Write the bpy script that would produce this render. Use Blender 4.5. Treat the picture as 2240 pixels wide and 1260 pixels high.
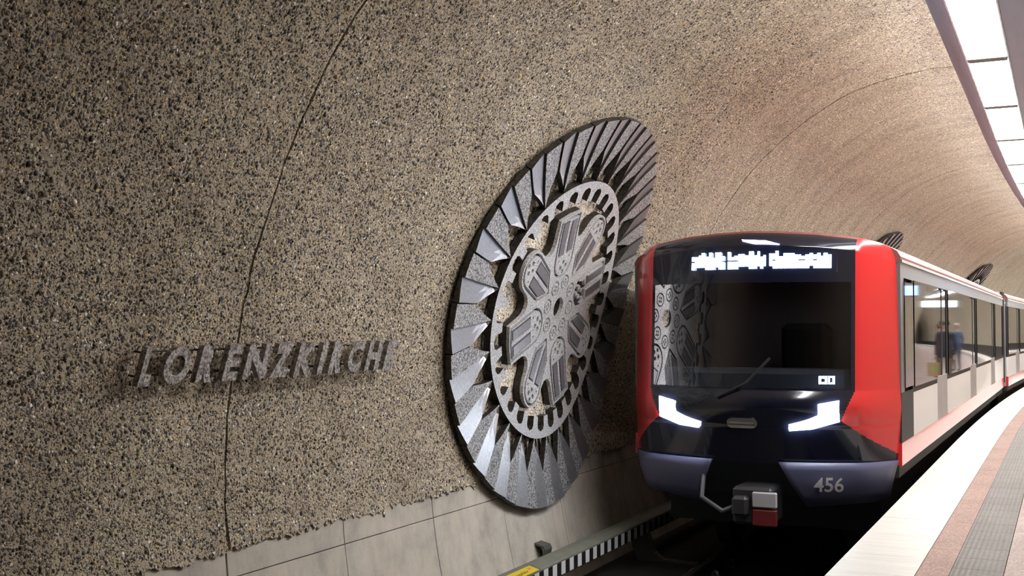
import bpy, bmesh, math, random
import numpy as np
from mathutils import Vector, Matrix
R = math.radians
random.seed(7); rng = np.random.default_rng(7)
scene = bpy.context.scene
COL = scene.collection
for o in list(bpy.data.objects): bpy.data.objects.remove(o)

# ------------------------------------------------------------------ camera, world, exposure
CAMZ = 1.6                      # eye height over the platform (platform level is z = 0)
cam = bpy.data.cameras.new('camera'); camo = bpy.data.objects.new('camera', cam); COL.objects.link(camo)
cam.sensor_width = 36.0; cam.lens = 2573.0 / 2240.0 * 36.0
cam.clip_start = 0.05; cam.clip_end = 300
camo.location = (0, 0, CAMZ); camo.rotation_euler = (math.pi / 2 + 0.034, 0, 0.44)
scene.camera = camo
world = bpy.data.worlds.new('world'); scene.world = world; world.use_nodes = True
bg = world.node_tree.nodes['Background']; bg.inputs[0].default_value = (1, 0.96, 0.9, 1); bg.inputs[1].default_value = 0.0
scene.view_settings.view_transform = 'Standard'; scene.view_settings.look = 'None'
scene.view_settings.gamma = 1.0; scene.view_settings.use_curve_mapping = False
scene.view_settings.exposure = 0.62
LAMP = 30.0                     # radiance of the ceiling diffusers
UPLIGHT = 12.0                   # radiance of the slot on top of the ceiling fixtures

# ------------------------------------------------------------------ geometry of the place
T0, RC = 17.0, 420.0            # the track is straight up to T0, then bends to the right
def W(X, T, Z):
    if T <= T0: return (X, T, Z)
    p = (T - T0) / RC
    return (RC - (RC - X) * math.cos(p), T0 + (RC - X) * math.sin(p), Z)
def Wang(T): return 0.0 if T <= T0 else -(T - T0) / RC
def Wn(X, T, Z):
    p = np.maximum(T - T0, 0) / RC; Tm = np.minimum(T, T0)
    return np.stack([RC - (RC - X) * np.cos(p), Tm + (RC - X) * np.sin(p), Z], -1)
# tunnel section: an ellipse
EA, EB = 3.845, 4.5255; CX, CZ = -1.3534, -1.0535 + CAMZ
_psi = np.linspace(R(-70), R(200), 6001)
_ds = np.hypot(np.diff(-EA * np.cos(_psi)), np.diff(EB * np.sin(_psi)))
_s = np.concatenate([[0], np.cumsum(_ds)]); _s -= np.interp(0, _psi, _s)
def wall_pt(s, off=0.0):        # arc length s (0 = springing line), offset into the tunnel -> X, Z
    p = np.interp(s, _s, _psi)
    nx = np.cos(p) * EB; nz = -np.sin(p) * EA; L = np.hypot(nx, nz)
    return CX - EA * np.cos(p) + nx / L * off, CZ + EB * np.sin(p) + nz / L * off
def s_of_z(z, right=False):
    p = math.asin((z - CZ) / EB)
    if right: p = math.pi - p
    return float(np.interp(p, _psi, _s))

# ------------------------------------------------------------------ helpers
def tag(o, label=None, cat=None, group=None, kind=None):
    if label: o['label'] = label
    if cat: o['category'] = cat
    if group: o['group'] = group
    if kind: o['kind'] = kind
    return o
def link(o, parent=None):
    COL.objects.link(o)
    if parent is not None: o.parent = parent
    return o
def empty(name, loc, rz=0.0):
    o = bpy.data.objects.new(name, None); o.location = loc; o.rotation_euler = (0, 0, rz); o.empty_display_size = 0.2
    return link(o)
def mesh_np(name, V, F, mat, parent=None, org=None, smooth=False, mats=None, fm=None):
    """V (n,3) world coordinates; made relative to org"""
    V = np.asarray(V, float)
    if org is not None: V = V - np.asarray(org, float)
    me = bpy.data.meshes.new(name)
    me.from_pydata(V.tolist(), [], F if isinstance(F, list) else F.tolist())
    if mats:
        for m in mats: me.materials.append(m)
        if fm is not None: me.polygons.foreach_set('material_index', np.asarray(fm, np.int32))
    else: me.materials.append(mat)
    if smooth: me.polygons.foreach_set('use_smooth', np.ones(len(me.polygons), bool))
    me.update()
    o = bpy.data.objects.new(name, me)
    return link(o, parent)
class MB:
    """collects verts / faces in track space (X, T, Z)"""
    def __init__(s, curve=True): s.v = []; s.f = []; s.curve = curve
    def add(s, V, F):
        n = len(s.v); s.v += [tuple(p) for p in V]; s.f += [tuple(i + n for i in f) for f in F]
    def box(s, x0, x1, t0, t1, z0, z1, bev=0.0, seg=1):
        if bev > 0:
            bm = bmesh.new(); bmesh.ops.create_cube(bm, size=1)
            for v in bm.verts: v.co = Vector(((x0 + x1) / 2 + v.co.x * (x1 - x0), (t0 + t1) / 2 + v.co.y * (t1 - t0), (z0 + z1) / 2 + v.co.z * (z1 - z0)))
            bmesh.ops.bevel(bm, geom=bm.edges[:], offset=bev, segments=1, affect='EDGES')
            bm.verts.index_update(); s.add([v.co[:] for v in bm.verts], [[v.index for v in f.verts] for f in bm.faces]); bm.free(); return
        ts = np.linspace(t0, t1, seg + 1); V = []; F = []
        for t in ts: V += [(x0, t, z0), (x1, t, z0), (x1, t, z1), (x0, t, z1)]
        for i in range(seg):
            a = 4 * i
            for j in range(4): F.append((a + j, a + (j + 1) % 4, a + 4 + (j + 1) % 4, a + 4 + j))
        F += [(3, 2, 1, 0), tuple(4 * seg + j for j in range(4))]
        s.add(V, F)
    def sweep(s, prof, ts, closed=True, caps=True):
        n = len(prof); V = []; F = []
        for t in ts: V += [(p[0], t, p[1]) for p in prof]
        for i in range(len(ts) - 1):
            a = n * i
            for j in range(n if closed else n - 1): F.append((a + j, a + (j + 1) % n, a + n + (j + 1) % n, a + n + j))
        if caps and closed: F += [tuple(range(n))[::-1], tuple(n * (len(ts) - 1) + j for j in range(n))]
        s.add(V, F)
    def tube(s, pts, r, n=8):
        V = []; F = []; P = [Vector(p) for p in pts]
        for i, p in enumerate(P):
            d = (P[min(i + 1, len(P) - 1)] - P[max(i - 1, 0)]).normalized()
            u = d.cross(Vector((0.13, 0.29, 0.95))).normalized(); w = d.cross(u)
            rr = r[i] if isinstance(r, (list, tuple)) else r
            for k in range(n):
                a = 2 * math.pi * k / n; V.append(tuple(p + u * (rr * math.cos(a)) + w * (rr * math.sin(a))))
        for i in range(len(P) - 1):
            for k in range(n): F.append((i * n + k, i * n + (k + 1) % n, (i + 1) * n + (k + 1) % n, (i + 1) * n + k))
        F += [tuple(range(n))[::-1], tuple((len(P) - 1) * n + k for k in range(n))]
        s.add(V, F)
    def build(s, name, mat, parent=None, org=None, smooth=False):
        V = [W(*p) for p in s.v] if s.curve else s.v
        return mesh_np(name, V, s.f, mat, parent, org, smooth)
def fix_normals(o):
    bm = bmesh.new(); bm.from_mesh(o.data); bmesh.ops.recalc_face_normals(bm, faces=bm.faces); bm.to_mesh(o.data); bm.free(); return o
def copy_tree(o, parent=None):
    c = o.copy(); link(c, parent)
    for ch in o.children: copy_tree(ch, c)
    return c

# ------------------------------------------------------------------ materials
def new_mat(name):
    m = bpy.data.materials.new(name); m.use_nodes = True
    nt = m.node_tree; b = nt.nodes['Principled BSDF']; return m, nt, b
def simple(name, col, rough=0.5, metal=0.0, noise=0.0, nscale=8.0, bump=0.0, bscale=60.0, emit=None, estr=0.0, coat=0.0):
    m, nt, b = new_mat(name)
    b.inputs['Base Color'].default_value = (*col, 1); b.inputs['Roughness'].default_value = rough; b.inputs['Metallic'].default_value = metal
    if coat: b.inputs['Coat Weight'].default_value = coat; b.inputs['Coat Roughness'].default_value = 0.05
    if emit: b.inputs['Emission Color'].default_value = (*emit, 1); b.inputs['Emission Strength'].default_value = estr
    N = nt.nodes; L = nt.links
    if noise or bump:
        g = N.new('ShaderNodeNewGeometry')
        n = N.new('ShaderNodeTexNoise'); n.inputs['Scale'].default_value = nscale; n.inputs['Detail'].default_value = 6
        L.new(g.outputs['Position'], n.inputs['Vector'])
        if noise:
            mx = N.new('ShaderNodeMix'); mx.data_type = 'RGBA'
            mx.inputs['A'].default_value = (*[c * (1 - noise) for c in col], 1); mx.inputs['B'].default_value = (*[min(1, c * (1 + noise)) for c in col], 1)
            L.new(n.outputs['Fac'], mx.inputs['Factor']); L.new(mx.outputs['Result'], b.inputs['Base Color'])
        if bump:
            n2 = N.new('ShaderNodeTexNoise'); n2.inputs['Scale'].default_value = bscale; n2.inputs['Detail'].default_value = 4
            L.new(g.outputs['Position'], n2.inputs['Vector'])
            bp = N.new('ShaderNodeBump'); bp.inputs['Strength'].default_value = bump; bp.inputs['Distance'].default_value = 0.01
            L.new(n2.outputs['Fac'], bp.inputs['Height']); L.new(bp.outputs['Normal'], b.inputs['Normal'])
    return m
def ramp(nt, stops, interp='LINEAR'):
    r = nt.nodes.new('ShaderNodeValToRGB'); cr = r.color_ramp; cr.interpolation = interp
    while len(cr.elements) < len(stops): cr.elements.new(0.5)
    for e, (p, c) in zip(cr.elements, stops): e.position = p; e.color = (*c, 1) if len(c) == 3 else c
    return r
STONES = [(0.0, (.022, .018, .014)), (.17, (.065, .05, .033)), (.36, (.16, .125, .08)), (.48, (.26, .215, .14)), (.60, (.10, .085, .062)),
          (.70, (.33, .28, .19)), (.80, (.065, .066, .066)), (.88, (.38, .29, .13)), (.94, (.58, .53, .45)), (.975, (.12, .135, .135))]
def aggregate(name, gain=1.0, tint=(1, 1, 1)):
    m, nt, b = new_mat(name); N = nt.nodes; L = nt.links
    g = N.new('ShaderNodeNewGeometry')
    # the stones are a little drawn out and jittered
    nz = N.new('ShaderNodeTexNoise'); nz.inputs['Scale'].default_value = 30; nz.inputs['Detail'].default_value = 2; L.new(g.outputs['Position'], nz.inputs['Vector'])
    ad = N.new('ShaderNodeVectorMath'); ad.operation = 'MULTIPLY_ADD'; ad.inputs[1].default_value = (.02, .02, .02); L.new(nz.outputs['Color'], ad.inputs[0]); L.new(g.outputs['Position'], ad.inputs[2])
    def vor(scale):
        v = N.new('ShaderNodeTexVoronoi'); v.inputs['Scale'].default_value = scale; v.inputs['Randomness'].default_value = 1.0
        L.new(ad.outputs[0], v.inputs['Vector']); return v
    v1 = vor(40); v2 = vor(85)
    def stone(v):
        sp = N.new('ShaderNodeSeparateColor'); L.new(v.outputs['Color'], sp.inputs[0])
        r = ramp(nt, [(p, tuple(c * gain * t for c, t in zip(cc, tint))) for p, cc in STONES], 'CONSTANT'); L.new(sp.outputs[0], r.inputs[0]); return r, sp
    r1, sp1 = stone(v1); r2, sp2 = stone(v2)
    mort = (.235 * gain * tint[0], .195 * gain * tint[1], .135 * gain * tint[2], 1)
    # mask: a cell shows its stone in the middle, the cement between
    def mask(v, sp, a, bb):
        mr = N.new('ShaderNodeMapRange'); mr.inputs['From Min'].default_value = a; mr.inputs['From Max'].default_value = bb
        mr.inputs['To Min'].default_value = 1; mr.inputs['To Max'].default_value = 0
        L.new(v.outputs['Distance'], mr.inputs['Value'])
        th = N.new('ShaderNodeMath'); th.operation = 'GREATER_THAN'; th.inputs[1].default_value = .28; L.new(sp.outputs[1], th.inputs[0])
        mu = N.new('ShaderNodeMath'); mu.operation = 'MULTIPLY'; L.new(mr.outputs[0], mu.inputs[0]); L.new(th.outputs[0], mu.inputs[1]); return mu
    m1 = mask(v1, sp1, .34, .52); m2 = mask(v2, sp2, .35, .55)
    mx1 = N.new('ShaderNodeMix'); mx1.data_type = 'RGBA'; mx1.inputs['A'].default_value = mort; L.new(m2.outputs[0], mx1.inputs['Factor']); L.new(r2.outputs[0], mx1.inputs['B'])
    mx2 = N.new('ShaderNodeMix'); mx2.data_type = 'RGBA'; L.new(m1.outputs[0], mx2.inputs['Factor']); L.new(mx1.outputs['Result'], mx2.inputs['A']); L.new(r1.outputs[0], mx2.inputs['B'])
    # broad grime, drawn out along the ribs of the vault
    st = N.new('ShaderNodeMapping'); st.inputs['Scale'].default_value = (.5, 1.3, .4); L.new(g.outputs['Position'], st.inputs['Vector'])
    gn = N.new('ShaderNodeTexNoise'); gn.inputs['Scale'].default_value = 1.6; gn.inputs['Detail'].default_value = 7; gn.inputs['Roughness'].default_value = .62; L.new(st.outputs[0], gn.inputs['Vector'])
    gr = ramp(nt, [(.30, (.78, .76, .75)), (.55, (1, 1, 1)), (.75, (1.06, 1.05, 1.04))]); L.new(gn.outputs['Fac'], gr.inputs[0])
    mm = N.new('ShaderNodeMix'); mm.data_type = 'RGBA'; mm.blend_type = 'MULTIPLY'; mm.inputs['Factor'].default_value = 1
    L.new(mx2.outputs['Result'], mm.inputs['A']); L.new(gr.outputs[0], mm.inputs['B']); L.new(mm.outputs['Result'], b.inputs['Base Color'])
    # relief
    h = N.new('ShaderNodeMath'); h.operation = 'MULTIPLY_ADD'; h.inputs[1].default_value = .45; L.new(m2.outputs[0], h.inputs[0]); L.new(m1.outputs[0], h.inputs[2])
    bp = N.new('ShaderNodeBump'); bp.inputs['Strength'].default_value = .9; bp.inputs['Distance'].default_value = .012
    L.new(h.outputs[0], bp.inputs['Height']); L.new(bp.outputs['Normal'], b.inputs['Normal'])
    b.inputs['Roughness'].default_value = .75; b.inputs['Specular IOR Level'].default_value = .3
    return m
def pebble_mat():
    m, nt, b = new_mat('pebble_stone'); a = nt.nodes.new('ShaderNodeVertexColor'); a.layer_name = 'stone'
    nt.links.new(a.outputs['Color'], b.inputs['Base Color']); b.inputs['Roughness'].default_value = .55; return m
def concrete():
    m, nt, b = new_mat('plinth_concrete'); N = nt.nodes; L = nt.links
    g = N.new('ShaderNodeNewGeometry')
    n = N.new('ShaderNodeTexNoise'); n.inputs['Scale'].default_value = 2.2; n.inputs['Detail'].default_value = 8; n.inputs['Roughness'].default_value = .65; L.new(g.outputs['Position'], n.inputs['Vector'])
    r = ramp(nt, [(.30, (.38, .355, .32)), (.46, (.58, .53, .46)), (.62, (.68, .61, .53)), (.78, (.60, .50, .39))]); L.new(n.outputs['Fac'], r.inputs[0])
    ms = N.new('ShaderNodeMapping'); ms.inputs['Scale'].default_value = (6, 7, 2.4); L.new(g.outputs['Position'], ms.inputs['Vector'])
    n3 = N.new('ShaderNodeTexNoise'); n3.inputs['Scale'].default_value = 1.5; n3.inputs['Detail'].default_value = 6; L.new(ms.outputs[0], n3.inputs['Vector'])
    r3 = ramp(nt, [(.36, (.60, .60, .62)), (.52, (1, 1, 1))]); L.new(n3.outputs['Fac'], r3.inputs[0])
    mm = N.new('ShaderNodeMix'); mm.data_type = 'RGBA'; mm.blend_type = 'MULTIPLY'; mm.inputs['Factor'].default_value = .22; L.new(r.outputs[0], mm.inputs['A']); L.new(r3.outputs[0], mm.inputs['B'])
    v = N.new('ShaderNodeTexVoronoi'); v.inputs['Scale'].default_value = 26; L.new(g.outputs['Position'], v.inputs['Vector'])
    pr = ramp(nt, [(.06, (.25, .22, .2)), (.10, (1, 1, 1))]); L.new(v.outputs['Distance'], pr.inputs[0])
    m2 = N.new('ShaderNodeMix'); m2.data_type = 'RGBA'; m2.blend_type = 'MULTIPLY'; m2.inputs['Factor'].default_value = .8; L.new(mm.outputs['Result'], m2.inputs['A']); L.new(pr.outputs[0], m2.inputs['B'])
    L.new(m2.outputs['Result'], b.inputs['Base Color'])
    bp = N.new('ShaderNodeBump'); bp.inputs['Strength'].default_value = .2; bp.inputs['Distance'].default_value = .008; L.new(n.outputs['Fac'], bp.inputs['Height']); L.new(bp.outputs['Normal'], b.inputs['Normal'])
    b.inputs['Roughness'].default_value = .7
    return m
def cast(name, lo, hi, rough, scale, strength, metal=.75, dist=.012):
    m, nt, b = new_mat(name); N = nt.nodes; L = nt.links
    g = N.new('ShaderNodeNewGeometry')
    n = N.new('ShaderNodeTexNoise'); n.inputs['Scale'].default_value = scale; n.inputs['Detail'].default_value = 5; n.inputs['Roughness'].default_value = .6; L.new(g.outputs['Position'], n.inputs['Vector'])
    r = ramp(nt, [(.38, lo), (.60, hi)]); L.new(n.outputs['Fac'], r.inputs[0]); L.new(r.outputs[0], b.inputs['Base Color'])
    bp = N.new('ShaderNodeBump'); bp.inputs['Strength'].default_value = strength; bp.inputs['Distance'].default_value = dist; L.new(n.outputs['Fac'], bp.inputs['Height']); L.new(bp.outputs['Normal'], b.inputs['Normal'])
    b.inputs['Metallic'].default_value = metal; b.inputs['Roughness'].default_value = rough
    return m
def brushed(name, col, rough=.42):
    m, nt, b = new_mat(name); N = nt.nodes; L = nt.links
    g = N.new('ShaderNodeNewGeometry'); mp = N.new('ShaderNodeMapping'); mp.inputs['Scale'].default_value = (4, 60, 14); L.new(g.outputs['Position'], mp.inputs['Vector'])
    n = N.new('ShaderNodeTexNoise'); n.inputs['Scale'].default_value = 2.5; n.inputs['Detail'].default_value = 5; L.new(mp.outputs[0], n.inputs['Vector'])
    r = ramp(nt, [(.3, tuple(c * .72 for c in col)), (.7, tuple(c * 1.2 for c in col))]); L.new(n.outputs['Fac'], r.inputs[0]); L.new(r.outputs[0], b.inputs['Base Color'])
    b.inputs['Metallic'].default_value = .85; b.inputs['Roughness'].default_value = rough
    return m
def terrazzo(name, a, c, d, scale, rough=.7):
    m, nt, b = new_mat(name); N = nt.nodes; L = nt.links
    g = N.new('ShaderNodeNewGeometry'); v = N.new('ShaderNodeTexVoronoi'); v.inputs['Scale'].default_value = scale; L.new(g.outputs['Position'], v.inputs['Vector'])
    sp = N.new('ShaderNodeSeparateColor'); L.new(v.outputs['Color'], sp.inputs[0])
    r = ramp(nt, [(0, a), (.45, c), (.78, d)], 'CONSTANT'); L.new(sp.outputs[0], r.inputs[0])
    n = N.new('ShaderNodeTexNoise'); n.inputs['Scale'].default_value = 1.5; n.inputs['Detail'].default_value = 6; L.new(g.outputs['Position'], n.inputs['Vector'])
    gr = ramp(nt, [(.3, (.78, .76, .74)), (.6, (1, 1, 1))]); L.new(n.outputs['Fac'], gr.inputs[0])
    mm = N.new('ShaderNodeMix'); mm.data_type = 'RGBA'; mm.blend_type = 'MULTIPLY'; mm.inputs['Factor'].default_value = .7; L.new(r.outputs[0], mm.inputs['A']); L.new(gr.outputs[0], mm.inputs['B'])
    L.new(mm.outputs['Result'], b.inputs['Base Color']); b.inputs['Roughness'].default_value = rough; b.inputs['Specular IOR Level'].default_value = .15
    return m
def edge_stone():
    m, nt, b = new_mat('edge_stone'); N = nt.nodes; L = nt.links
    g = N.new('ShaderNodeNewGeometry'); mp = N.new('ShaderNodeMapping'); mp.inputs['Scale'].default_value = (1.2, 14, 1); L.new(g.outputs['Position'], mp.inputs['Vector'])
    n = N.new('ShaderNodeTexNoise'); n.inputs['Scale'].default_value = 1.2; n.inputs['Detail'].default_value = 8; n.inputs['Roughness'].default_value = .7; L.new(mp.outputs[0], n.inputs['Vector'])
    r = ramp(nt, [(.28, (.30, .285, .25)), (.44, (.42, .41, .37)), (.62, (.48, .47, .43))]); L.new(n.outputs['Fac'], r.inputs[0]); L.new(r.outputs[0], b.inputs['Base Color']); b.inputs['Roughness'].default_value = .5
    return m
def tactile():
    m = terrazzo('tactile_paving', (.125, .112, .10), (.15, .135, .122), (.17, .155, .142), 90, .6)
    nt = m.node_tree; N = nt.nodes; L = nt.links; b = N['Principled BSDF']
    g = N.new('ShaderNodeNewGeometry'); w = N.new('ShaderNodeTexWave'); w.bands_direction = 'X'; w.inputs['Scale'].default_value = 9; L.new(g.outputs['Position'], w.inputs['Vector'])
    bp = N.new('ShaderNodeBump'); bp.inputs['Strength'].default_value = .6; bp.inputs['Distance'].default_value = .004; L.new(w.outputs['Fac'], bp.inputs['Height']); L.new(bp.outputs['Normal'], b.inputs['Normal'])
    return m
def glass(name, tint, trans=.75, rough=.03):
    m, nt, b = new_mat(name); N = nt.nodes; L = nt.links
    N.remove(b); out = N['Material Output']
    gl = N.new('ShaderNodeBsdfGlossy'); gl.inputs['Roughness'].default_value = rough; gl.inputs['Color'].default_value = (.95, .95, .97, 1)
    tr = N.new('ShaderNodeBsdfTransparent'); tr.inputs['Color'].default_value = (*tint, 1)
    fr = N.new('ShaderNodeFresnel'); fr.inputs['IOR'].default_value = 1.5
    mx = N.new('ShaderNodeMixShader'); L.new(fr.outputs[0], mx.inputs[0]); L.new(tr.outputs[0], mx.inputs[1]); L.new(gl.outputs[0], mx.inputs[2]); L.new(mx.outputs[0], out.inputs['Surface'])
    return m
M = {}
M['agg'] = aggregate('exposed_aggregate', 2.6, (1, 1.035, 1.15)); M['agg_pale'] = aggregate('exposed_aggregate_pale', 4.6, (1.0, 1.06, 1.25))
M['pebble'] = pebble_mat(); M['concrete'] = concrete()
M['back'] = simple('joint_shadow_concrete', (.05, .042, .032), .9, noise=.4, nscale=3)
M['cast'] = cast('rough_cast_metal', (.09, .087, .087), (.68, .67, .675), .45, 55, 1.0, .5)
M['cast_face'] = cast('cast_metal_face', (.34, .335, .34), (.92, .91, .915), .45, 80, .8, .35)
M['smooth'] = brushed('brushed_cast_metal', (.48, .475, .495), .46)
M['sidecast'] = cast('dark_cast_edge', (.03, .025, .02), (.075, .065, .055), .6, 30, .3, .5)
M['letter'] = cast('hammered_bronze_letters', (.13, .115, .105), (.56, .51, .48), .42, 45, 1.0, .5)
M['pin'] = simple('dark_iron', (.05, .042, .036), .6, .5)
M['edge'] = edge_stone(); M['redterr'] = terrazzo('red_terrazzo', (.25, .15, .125), (.34, .22, .185), (.38, .29, .255), 120)
M['pinkterr'] = terrazzo('pink_terrazzo', (.29, .215, .195), (.38, .305, .285), (.45, .385, .365), 110); M['tact'] = tactile()
M['bed'] = simple('track_bed', (.020, .017, .015), .9, noise=.5, nscale=5, bump=.4, bscale=30)
M['pitwall'] = simple('pit_wall', (.025, .022, .02), .9, noise=.4)
M['rail'] = simple('rail_steel', (.06, .05, .045), .45, .8, noise=.3); M['railtop'] = simple('rail_head', (.30, .29, .28), .25, 1.0)
M['clip'] = simple('spring_clip_steel', (.32, .31, .30), .35, .9)
M['cover'] = simple('third_rail_cover', (.165, .165, .135), .5, noise=.25, nscale=6)
M['sblack'] = simple('stripe_black', (.012, .012, .014), .5); M['swhite'] = simple('stripe_white', (.72, .71, .70), .45, noise=.05)
M['yellow'] = simple('yellow_sticker', (.72, .55, .02), .45); M['orange'] = simple('orange_print', (.75, .28, .02), .5); M['ink'] = simple('black_print', (.03, .02, .015), .6)
M['bracket'] = simple('bracket_paint', (.10, .095, .085), .6, noise=.3)
M['housing'] = simple('fixture_housing', (.42, .45, .60), .45, 0, noise=.05, nscale=2); M['barmat'] = simple('cross_bar_paint', (.22, .22, .23), .5)
M['trim'] = simple('fixture_trim', (.55, .55, .56), .25, .9)
M['diff'] = simple('lamp_diffuser', (.9, .9, .9), .5, emit=(1.0, .985, .96), estr=LAMP)
M['up'] = simple('uplight_slot', (.9, .9, .9), .5, emit=(1.0, .98, .95), estr=UPLIGHT)
M['red'] = simple('red_paint', (.62, .022, .026), .28, coat=.6); M['roof'] = simple('red_roof_paint', (.20, .055, .046), .5)
M['black'] = simple('gloss_black_mask', (.007, .008, .018), .14, coat=.4); M['navy'] = simple('navy_apron', (.115, .12, .215), .35)
M['tblack'] = simple('train_underframe', (.012, .012, .013), .7)
M['white'] = simple('train_white', (.74, .73, .73), .35, coat=.3); M['grey'] = simple('train_grey', (.34, .35, .37), .35); M['dgrey'] = simple('door_grey', (.30, .28, .28), .4)
M['screen'] = glass('windscreen_glass', (.20, .21, .24)); M['win'] = glass('side_window_glass', (.34, .33, .34))
M['rubber'] = simple('black_rubber', (.015, .015, .016), .6)
M['led'] = simple('led_white', (.8, .8, .8), .5, emit=(.50, .70, 1.0), estr=11.0)
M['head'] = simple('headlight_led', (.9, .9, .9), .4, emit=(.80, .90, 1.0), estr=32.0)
M['plate'] = simple('emblem_plate', (.36, .355, .34), .3, .7); M['num'] = simple('white_number', (.82, .82, .84), .4)
M['sidegrey'] = simple('side_grey', (.12, .12, .125), .3); M['inner'] = simple('car_interior_panel', (.42, .41, .40), .6); M['seat'] = simple('seat_fabric', (.10, .03, .035), .8); M['pole'] = simple('grab_pole', (.6, .6, .6), .25, .9)
M['clamp'] = simple('car_ceiling_lamp', (.9, .9, .9), .5, emit=(1, .97, .92), estr=4.0)
M['dgrey2'] = simple('hose_rubber', (.08, .08, .09), .5); M['coupred'] = simple('coupler_red', (.13, .012, .012), .5); M['coupwhite'] = simple('coupler_white', (.40, .39, .43), .5); M['steel'] = simple('coupler_steel', (.05, .05, .055), .5, .6)

# ------------------------------------------------------------------ the tube: walls
TA, TB = -14.0, 150.0
S_EDGE = s_of_z(-1.495 + CAMZ)          # where exposed aggregate gives way to the plain plinth
S_BOT = s_of_z(-3.0 + CAMZ); S_TOP = float(np.interp(R(100), _psi, _s)); S_RIGHT = s_of_z(-.02, True)
def grid_faces(nr, nc):
    i, j = np.meshgrid(np.arange(nr - 1), np.arange(nc - 1), indexing='ij'); a = (i * nc + j).ravel()
    return np.stack([a, a + 1, a + nc + 1, a + nc], -1)
def shell(name, s0, s1, off, mat, t0=TA, t1=TB, ns=40, nt=60, parent=None, flip=False):
    s = np.linspace(s0, s1, ns); t = np.linspace(t0, t1, nt); x, z = wall_pt(s, off)
    Xg = np.repeat(x[:, None], nt, 1); Zg = np.repeat(z[:, None], nt, 1); Tg = np.repeat(t[None], ns, 0)
    V = Wn(Xg.ravel(), Tg.ravel(), Zg.ravel()); F = grid_faces(ns, nt)
    if flip: F = F[:, ::-1]
    return mesh_np(name, V, F, mat, parent, smooth=True)
wl = tag(shell('wall_left', S_BOT - .3, S_TOP, -.06, M['back'], ns=60, nt=120), 'curved tunnel wall of exposed aggregate with open joints', kind='structure')
JOINTS = [6.44 + 10.0 * k for k in range(-2, 15)]
def fbm(x, seed, octs=((1, 1), (2.3, .5), (5.1, .3), (11.7, .2), (23., .12))):
    y = np.zeros_like(x)
    for i, (f, a) in enumerate(octs): y += a * np.sin(x * f * 2.1 + seed * 1.7 + i * 2.3 + 1.3 * np.sin(x * f * 1.37 + seed + i))
    return y
for k in range(len(JOINTS) - 1):
    a, b_ = JOINTS[k], JOINTS[k + 1]
    near = a < 18
    nt_ = 420 if (near and a > -5) else 110; ns = 70
    t = np.linspace(a, b_, nt_)
    # ragged lower edge
    edge = S_EDGE + .012 * fbm(t * 3.1, 1) + (np.abs(fbm(t * 14., 4)) * -.022 if near else 0) + (rng.normal(0, .008, nt_) if near else 0)
    u = np.linspace(0, 1, ns)
    Sg = edge[None] * (1 - u[:, None]) + S_TOP * u[:, None]
    gw = .011 if a < 5 else .026                                   # half width of the open joint
    Tg = np.repeat(t[None], ns, 0).copy()
    jl = .012 * fbm(Sg[:, 0] * 2.2, k) ; jr = .012 * fbm(Sg[:, 0] * 2.2, k + 1)
    Tg[:, 0] = a + (.011 if k == 2 else gw) + jl; Tg[:, -1] = b_ - gw + jr
    x, z = wall_pt(Sg.ravel(), .018 + .006 * fbm(Tg.ravel() * .9 + Sg.ravel() * 1.3, 2))
    V = Wn(x, Tg.ravel(), z); F = grid_faces(ns, nt_).tolist()
    # returns into the joints and under the ragged edge
    xb, zb = wall_pt(Sg.ravel(), -.05); Vb = Wn(xb, Tg.ravel(), zb)
    n = len(V); idx = np.arange(n).reshape(ns, nt_)
    ring = list(idx[:, 0]) + list(idx[-1, 1:]) + list(idx[-2::-1, -1]) + list(idx[0, -2:0:-1])
    rb = {int(v): n + i for i, v in enumerate(ring)}
    VV = np.concatenate([V, Vb[np.array(ring)]])
    for i in range(len(ring)):
        p, q = int(ring[i]), int(ring[(i + 1) % len(ring)]); F.append([p, q, rb[q], rb[p]])
    o = mesh_np('vault_panel', VV, F, M['agg'], wl, smooth=False)
wr = tag(shell('wall_right', S_TOP, S_RIGHT, 0, M['agg'], ns=50, nt=120, flip=False), 'tunnel wall behind the platform', kind='structure')
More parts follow.
